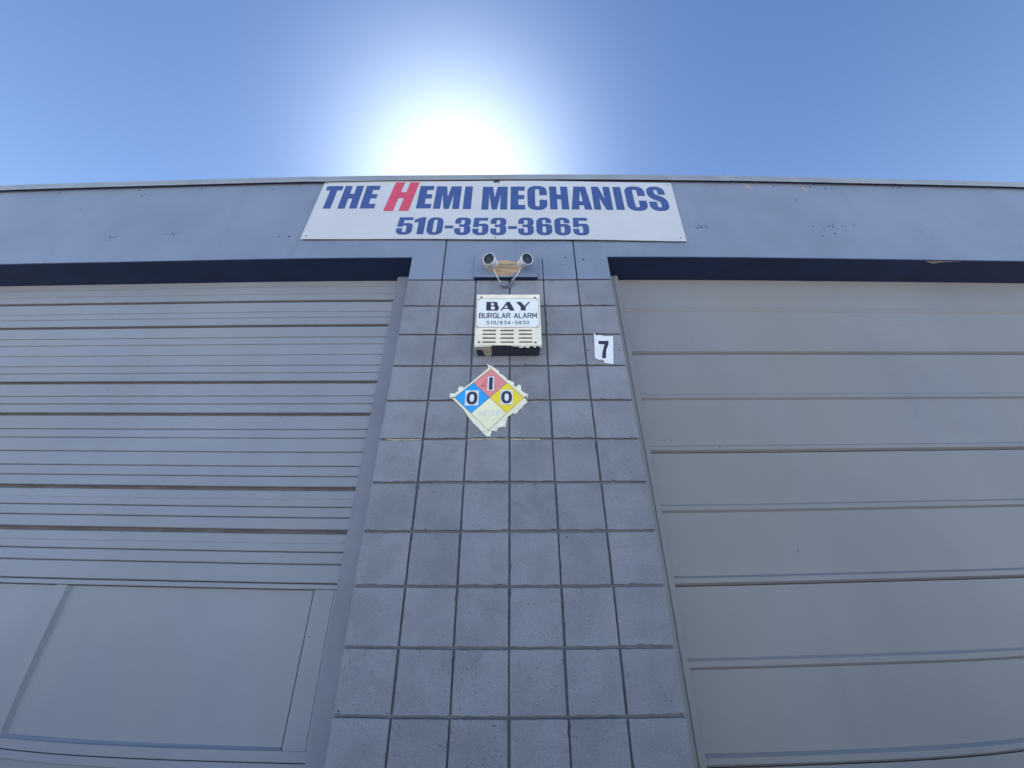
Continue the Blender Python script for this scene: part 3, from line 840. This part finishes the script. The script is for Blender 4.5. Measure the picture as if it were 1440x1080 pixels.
for cx_ in (-.1045, -.0115, .0835):
    for zz in (1.5765, 1.5530, 1.5280, 1.5030):
        # pressed louvre: a raised lip over a dark slot
        bm = bmesh.new()
        w2 = .0375
        n = 8
        for s in range(n):
            pass
        top = [(-w2, 0), (w2, 0), (w2 - .006, .0075), (-w2 + .006, .0075)]
        lip = [bm.verts.new((cx_ - w2, AY - .0006, Z0 + zz)), bm.verts.new((cx_ + w2, AY - .0006, Z0 + zz)), bm.verts.new((cx_ + w2 - .008, AY - .0006, Z0 + zz + .010)), bm.verts.new((cx_ - w2 + .008, AY - .0006, Z0 + zz + .010)),
               bm.verts.new((cx_ - w2 + .004, AY - .0060, Z0 + zz + .0015)), bm.verts.new((cx_ + w2 - .004, AY - .0060, Z0 + zz + .0015))]
        bm.faces.new((lip[4], lip[5], lip[2], lip[3])); bm.faces.new((lip[0], lip[4], lip[3])); bm.faces.new((lip[5], lip[1], lip[2]))
        lo = obj('louvre', ashift(bm), M_CREAM, al)
        bm = bmesh.new()
        bx(bm, cx_ - w2 + .003, cx_ + w2 - .003, AY - .0035, AY - .0004, Z0 + zz - .0028, Z0 + zz + .0003)
        obj('slot', ashift(bm), M_SLOT, lo)
for x, z in ((-.1546, 1.803), (.1394, 1.800), (-.1571, 1.503), (.1345, 1.501)):
    s_ = screw(x + .005, Z0 + z - Z0 - 1.486, AY + .001 - .0003, .0062, M_RUST, al)
for x, z in ((-.1665, 1.784), (.1475, 1.782), (-.1675, 1.606), (.1475, 1.605)):
    screw(x + .005, z - 1.486, AY + .001 - .002, .0034, M_RUST, al)
# torn tape: jagged fringe along the lower front edge and a strip wrapped under the left corner
fr = [(-.1785, 1.4860), (-.06, 1.4862), (.0, 1.4862), (.1655, 1.4862), (.1655, 1.474), (.158, 1.468), (.151, 1.476), (.140, 1.479), (.132, 1.466), (.120, 1.478), (.108, 1.480), (.098, 1.466), (.085, 1.470), (.078, 1.479), (.069, 1.468), (.054, 1.468), (.045, 1.476), (.020, 1.477), (.004, 1.483), (-.010, 1.4815), (-.022, 1.4850), (-.040, 1.4825), (-.060, 1.4838), (-.090, 1.4832), (-.092, 1.476), (-.13, 1.473), (-.179, 1.473)]
bm = flat(bmesh.new(), [[(x, Z0 + z) for x, z in fr]], AY - .0012, .001)
obj('torn_tape', ashift(bm), M_TAPE, al)
# strip under the box
bm = bmesh.new()
tp = [(-.176, AY + .002), (-.094, AY + .002), (-.092, -.02), (-.100, -.006), (-.128, -.008), (-.136, -.03), (-.140, -.055), (-.150, -.066), (-.168, -.064), (-.176, -.072)]
vt = [bm.verts.new((x, y, Z0 + AZ0 - .0030)) for x, y in tp]; vb = [bm.verts.new((x, y, Z0 + AZ0 - .0020)) for x, y in tp]
bm.faces.new(vt[::-1]); bm.faces.new(vb)
for k in range(len(tp)): bm.faces.new((vt[k], vt[(k + 1) % len(tp)], vb[(k + 1) % len(tp)], vb[k]))
obj('torn_tape', ashift(bm), M_TAPE, al)

# ------------------------------------------------------------------ hazard placard
hp = thing('hazard_placard', 'diamond hazard placard of blue, faded red, yellow and cream quarters with torn edges', 'placard', (-.100, -.002, Z0 + 1.2305))
def hs(bm):
    bmesh.ops.translate(bm, verts=bm.verts, vec=(.100, .002, -Z0 - 1.2305)); return bm
flk = [(-0.121, 1.4374), (-0.0938, 1.4203), (-0.0543, 1.3889), (-0.052, 1.3747), (-0.0275, 1.3581), (-0.0112, 1.3348), (0.0089, 1.3277), (0.0249, 1.3185), (0.0228, 1.3025), (0.0327, 1.2933), (0.0468, 1.3069), (0.0587, 1.3046), (0.0594, 1.2729), (0.0758, 1.2594), (0.0961, 1.2505), (0.093, 1.2328), (0.0848, 1.2197), (0.0905, 1.2088), (0.0667, 1.1851), (0.051, 1.1681), (0.0297, 1.1407), (0.0182, 1.147), (-0.0104, 1.1262), (-0.0122, 1.1097), (-0.0177, 1.0729), (-0.029, 1.075), (-0.0552, 1.069), (-0.0605, 1.051), (-0.0849, 1.055), (-0.0915, 1.0253), (-0.1064, 1.0273), (-0.1295, 1.0492), (-0.151, 1.0733), (-0.1929, 1.1184), (-0.2095, 1.1435), (-0.2596, 1.2033), (-0.2889, 1.2296), (-0.3017, 1.2429), (-0.2972, 1.2606), (-0.2771, 1.2561), (-0.268, 1.2672), (-0.2579, 1.265), (-0.2583, 1.2988), (-0.2383, 1.2988), (-0.2314, 1.2829), (-0.207, 1.3101), (-0.1099, 1.4083)]
fl2 = []
for i, a in enumerate(flk):
    b = flk[(i + 1) % len(flk)]
    fl2.append(a)
    fl2.append(((a[0] + b[0]) / 2 + rw.uniform(-.003, .003), (a[1] + b[1]) / 2 + rw.uniform(-.003, .003)))
obj('torn_backing', hs(flat(bmesh.new(), [[(x, Z0 + z) for x, z in fl2]], -.0032, .001)), M_FLAKE, hp)
T_, R_, B_, L_ = (-.096, 1.415), (.088, 1.232), (-.101, 1.040), (-.290, 1.233)
obj('plate', hs(flat(bmesh.new(), [[(x, Z0 + z) for x, z in (T_, R_, B_, L_)]], -.0058, .0022)), M_PCRM, hp)
cT, cR, cB, cL, cC = (-.097, 1.401), (.0725, 1.231), (-.101, 1.056), (-.275, 1.233), (-.100, 1.2315)
tl, tr_, bl_, br_ = (-.187, 1.318), (-.012, 1.317), (-.187, 1.146), (-.014, 1.146)
def quad(name, pts, m, y=-.0062, label=None):
    o = plain(name, hs(flat(bmesh.new(), [[(x, Z0 + z) for x, z in pts]], y)), m, hp, label)
    return o
quad('quadrant', (cT, tr_, cC, tl), M_PRED, label='faded red top quarter')
quad('quadrant', (tl, cC, bl_, cL), M_PBLUE, label='blue left quarter')
quad('quadrant', (tr_, cR, br_, cC), M_PYEL, label='yellow right quarter')
quad('quadrant', (cC, br_, cB, bl_), M_PCRM, label='cream bottom quarter')
bm = bmesh.new()
def line(bm, a, b, th, y):
    a, b = Vector((a[0], Z0 + a[1])), Vector((b[0], Z0 + b[1]))
    dr = (b - a).normalized(); nn = Vector((-dr.y, dr.x)) * th / 2
    flat(bm, [[(a.x + nn.x, a.y + nn.y), (b.x + nn.x, b.y + nn.y), (b.x - nn.x, b.y - nn.y), (a.x - nn.x, a.y - nn.y)]], y)
for i, (a, b) in enumerate(((cT, cR), (cR, cB), (cB, cL), (cL, cT), (tl, br_), (tr_, bl_))):
    line(bm, a, b, .0019, -.0066 - .0001 * i)
plain('border_line', hs(bm), M_SCREW, hp)
def patch(x0, x1, z0, z1, rot=0):
    cx_, cz_ = (x0 + x1) / 2, (z0 + z1) / 2
    pp = []
    for x, z in ((x0, z0), (x1, z0), (x1, z1), (x0, z1)):
        dx, dz = x - cx_, z - cz_
        pp.append((cx_ + dx * math.cos(rot) - dz * math.sin(rot), Z0 + cz_ + dx * math.sin(rot) + dz * math.cos(rot)))
    obj('number_sticker', hs(flat(bmesh.new(), [pp], -.0085, .0008)), M_PAPER, hp)
patch(-.2215, -.1545, 1.187, 1.271)
patch(-.1130, -.0795, 1.270, 1.353, -.015)
patch(-.0460, .0165, 1.191, 1.274, -.01)
# digits: round open zeros and a plain bar one
def zero(cx_, cz_, w_, h_, wi, hi):
    n = 28
    def ell(a, b): return [(cx_ + a * math.copysign(abs(math.cos(t)) ** .85, math.cos(t)), Z0 + cz_ + b * math.copysign(abs(math.sin(t)) ** .85, math.sin(t))) for t in [2 * math.pi * k / n for k in range(n)]]
    bm = flat(bmesh.new(), [ell(w_, h_), ell(wi, hi)], -.0090)
    plain('digit', hs(bm), M_INK, hp)
zero(-.1880, 1.2285, .0275, .0365, .0110, .0215)
zero(-.0145, 1.2320, .0275, .0355, .0110, .0215)
plain('digit', hs(flat(bmesh.new(), [[(-.1060, Z0 + 1.2755), (-.0870, Z0 + 1.2752), (-.0862, Z0 + 1.3475), (-.1052, Z0 + 1.3478)]], -.0090)), M_INK, hp)
# ghost of an older figure 4 beside the 1
bm = flat(bmesh.new(), [[(-.146, Z0 + 1.291), (-.113, Z0 + 1.291), (-.113, Z0 + 1.300), (-.1335, Z0 + 1.300), (-.113, Z0 + 1.330), (-.113, Z0 + 1.341), (-.146, Z0 + 1.303)]], -.0071)
plain('old_digit', hs(bm), M_GHOST, hp)
bm = flat(bmesh.new(), [[(-.1115, Z0 + 1.3535), (-.092, Z0 + 1.354), (-.092, Z0 + 1.359), (-.105, Z0 + 1.3585)]], -.0071)
plain('old_digit', hs(bm), M_GHOST, hp)
# worn grey remains of lettering on the cream quarter
bm = bmesh.new(); rg = random.Random(11)
for k in range(15):
    x = -.150 + .100 * k / 14 + rg.uniform(-.002, .002)
    hh_ = (.012 + .010 * math.sin(math.pi * k / 14)) * rg.uniform(.6, 1.0)
    ww = rg.uniform(.0012, .0030)
    flat(bm, [[(x - ww, Z0 + 1.1475 - hh_), (x + ww * .6, Z0 + 1.147 - hh_ * .9), (x + ww, Z0 + 1.1475 + hh_), (x - ww * .8, Z0 + 1.148 + hh_ * .85)]], -.0067 - .00004 * (k % 3))
plain('worn_lettering', hs(bm), M_GHOSTG, hp)
for x, z, r in ((-.0965, 1.407, .0030), (.0815, 1.2315, .0068), (-.1005, 1.0560, .0036), (-.2815, 1.2335, .0050)):
    screw(x + .100, z - 1.2305, -.0058 + .002 - .0002, r, M_SCREW, hp)

# ------------------------------------------------------------------ unit number
un = thing('unit_number', 'torn white paper with a black 7 stuck at the right edge of the pier', 'number sign', (.51, -.002, Z0 + 1.52))
def us(bm):
    bmesh.ops.translate(bm, verts=bm.verts, vec=(-.51, .002, -Z0 - 1.52)); return bm
pp = [(0.4640, 1.6348), (0.4725, 1.6133), (0.4944, 1.6160), (0.5204, 1.6079), (0.5646, 1.6078), (0.553, 1.51), (0.5433, 1.4262), (0.5244, 1.4311), (0.4962, 1.4373), (0.4962, 1.4544), (0.4673, 1.4557), (0.4513, 1.4706), (.4575, 1.545)]
obj('paper', us(flat(bmesh.new(), [[(x, Z0 + z) for x, z in pp]], -.0045, .0012)), M_PAPER, un)
bm = flat(bmesh.new(), [[(x, Z0 + z) for x, z in fillet([(0.4812, 1.5764), (0.5358, 1.5763), (0.5341, 1.5554), (0.5162, 1.5144), (0.5099, 1.4643), (0.4880, 1.4643), (0.4946, 1.5018), (0.5116, 1.5529), (0.4809, 1.5555)])]], -.0052)
plain('digit', us(bm), M_INK, un)
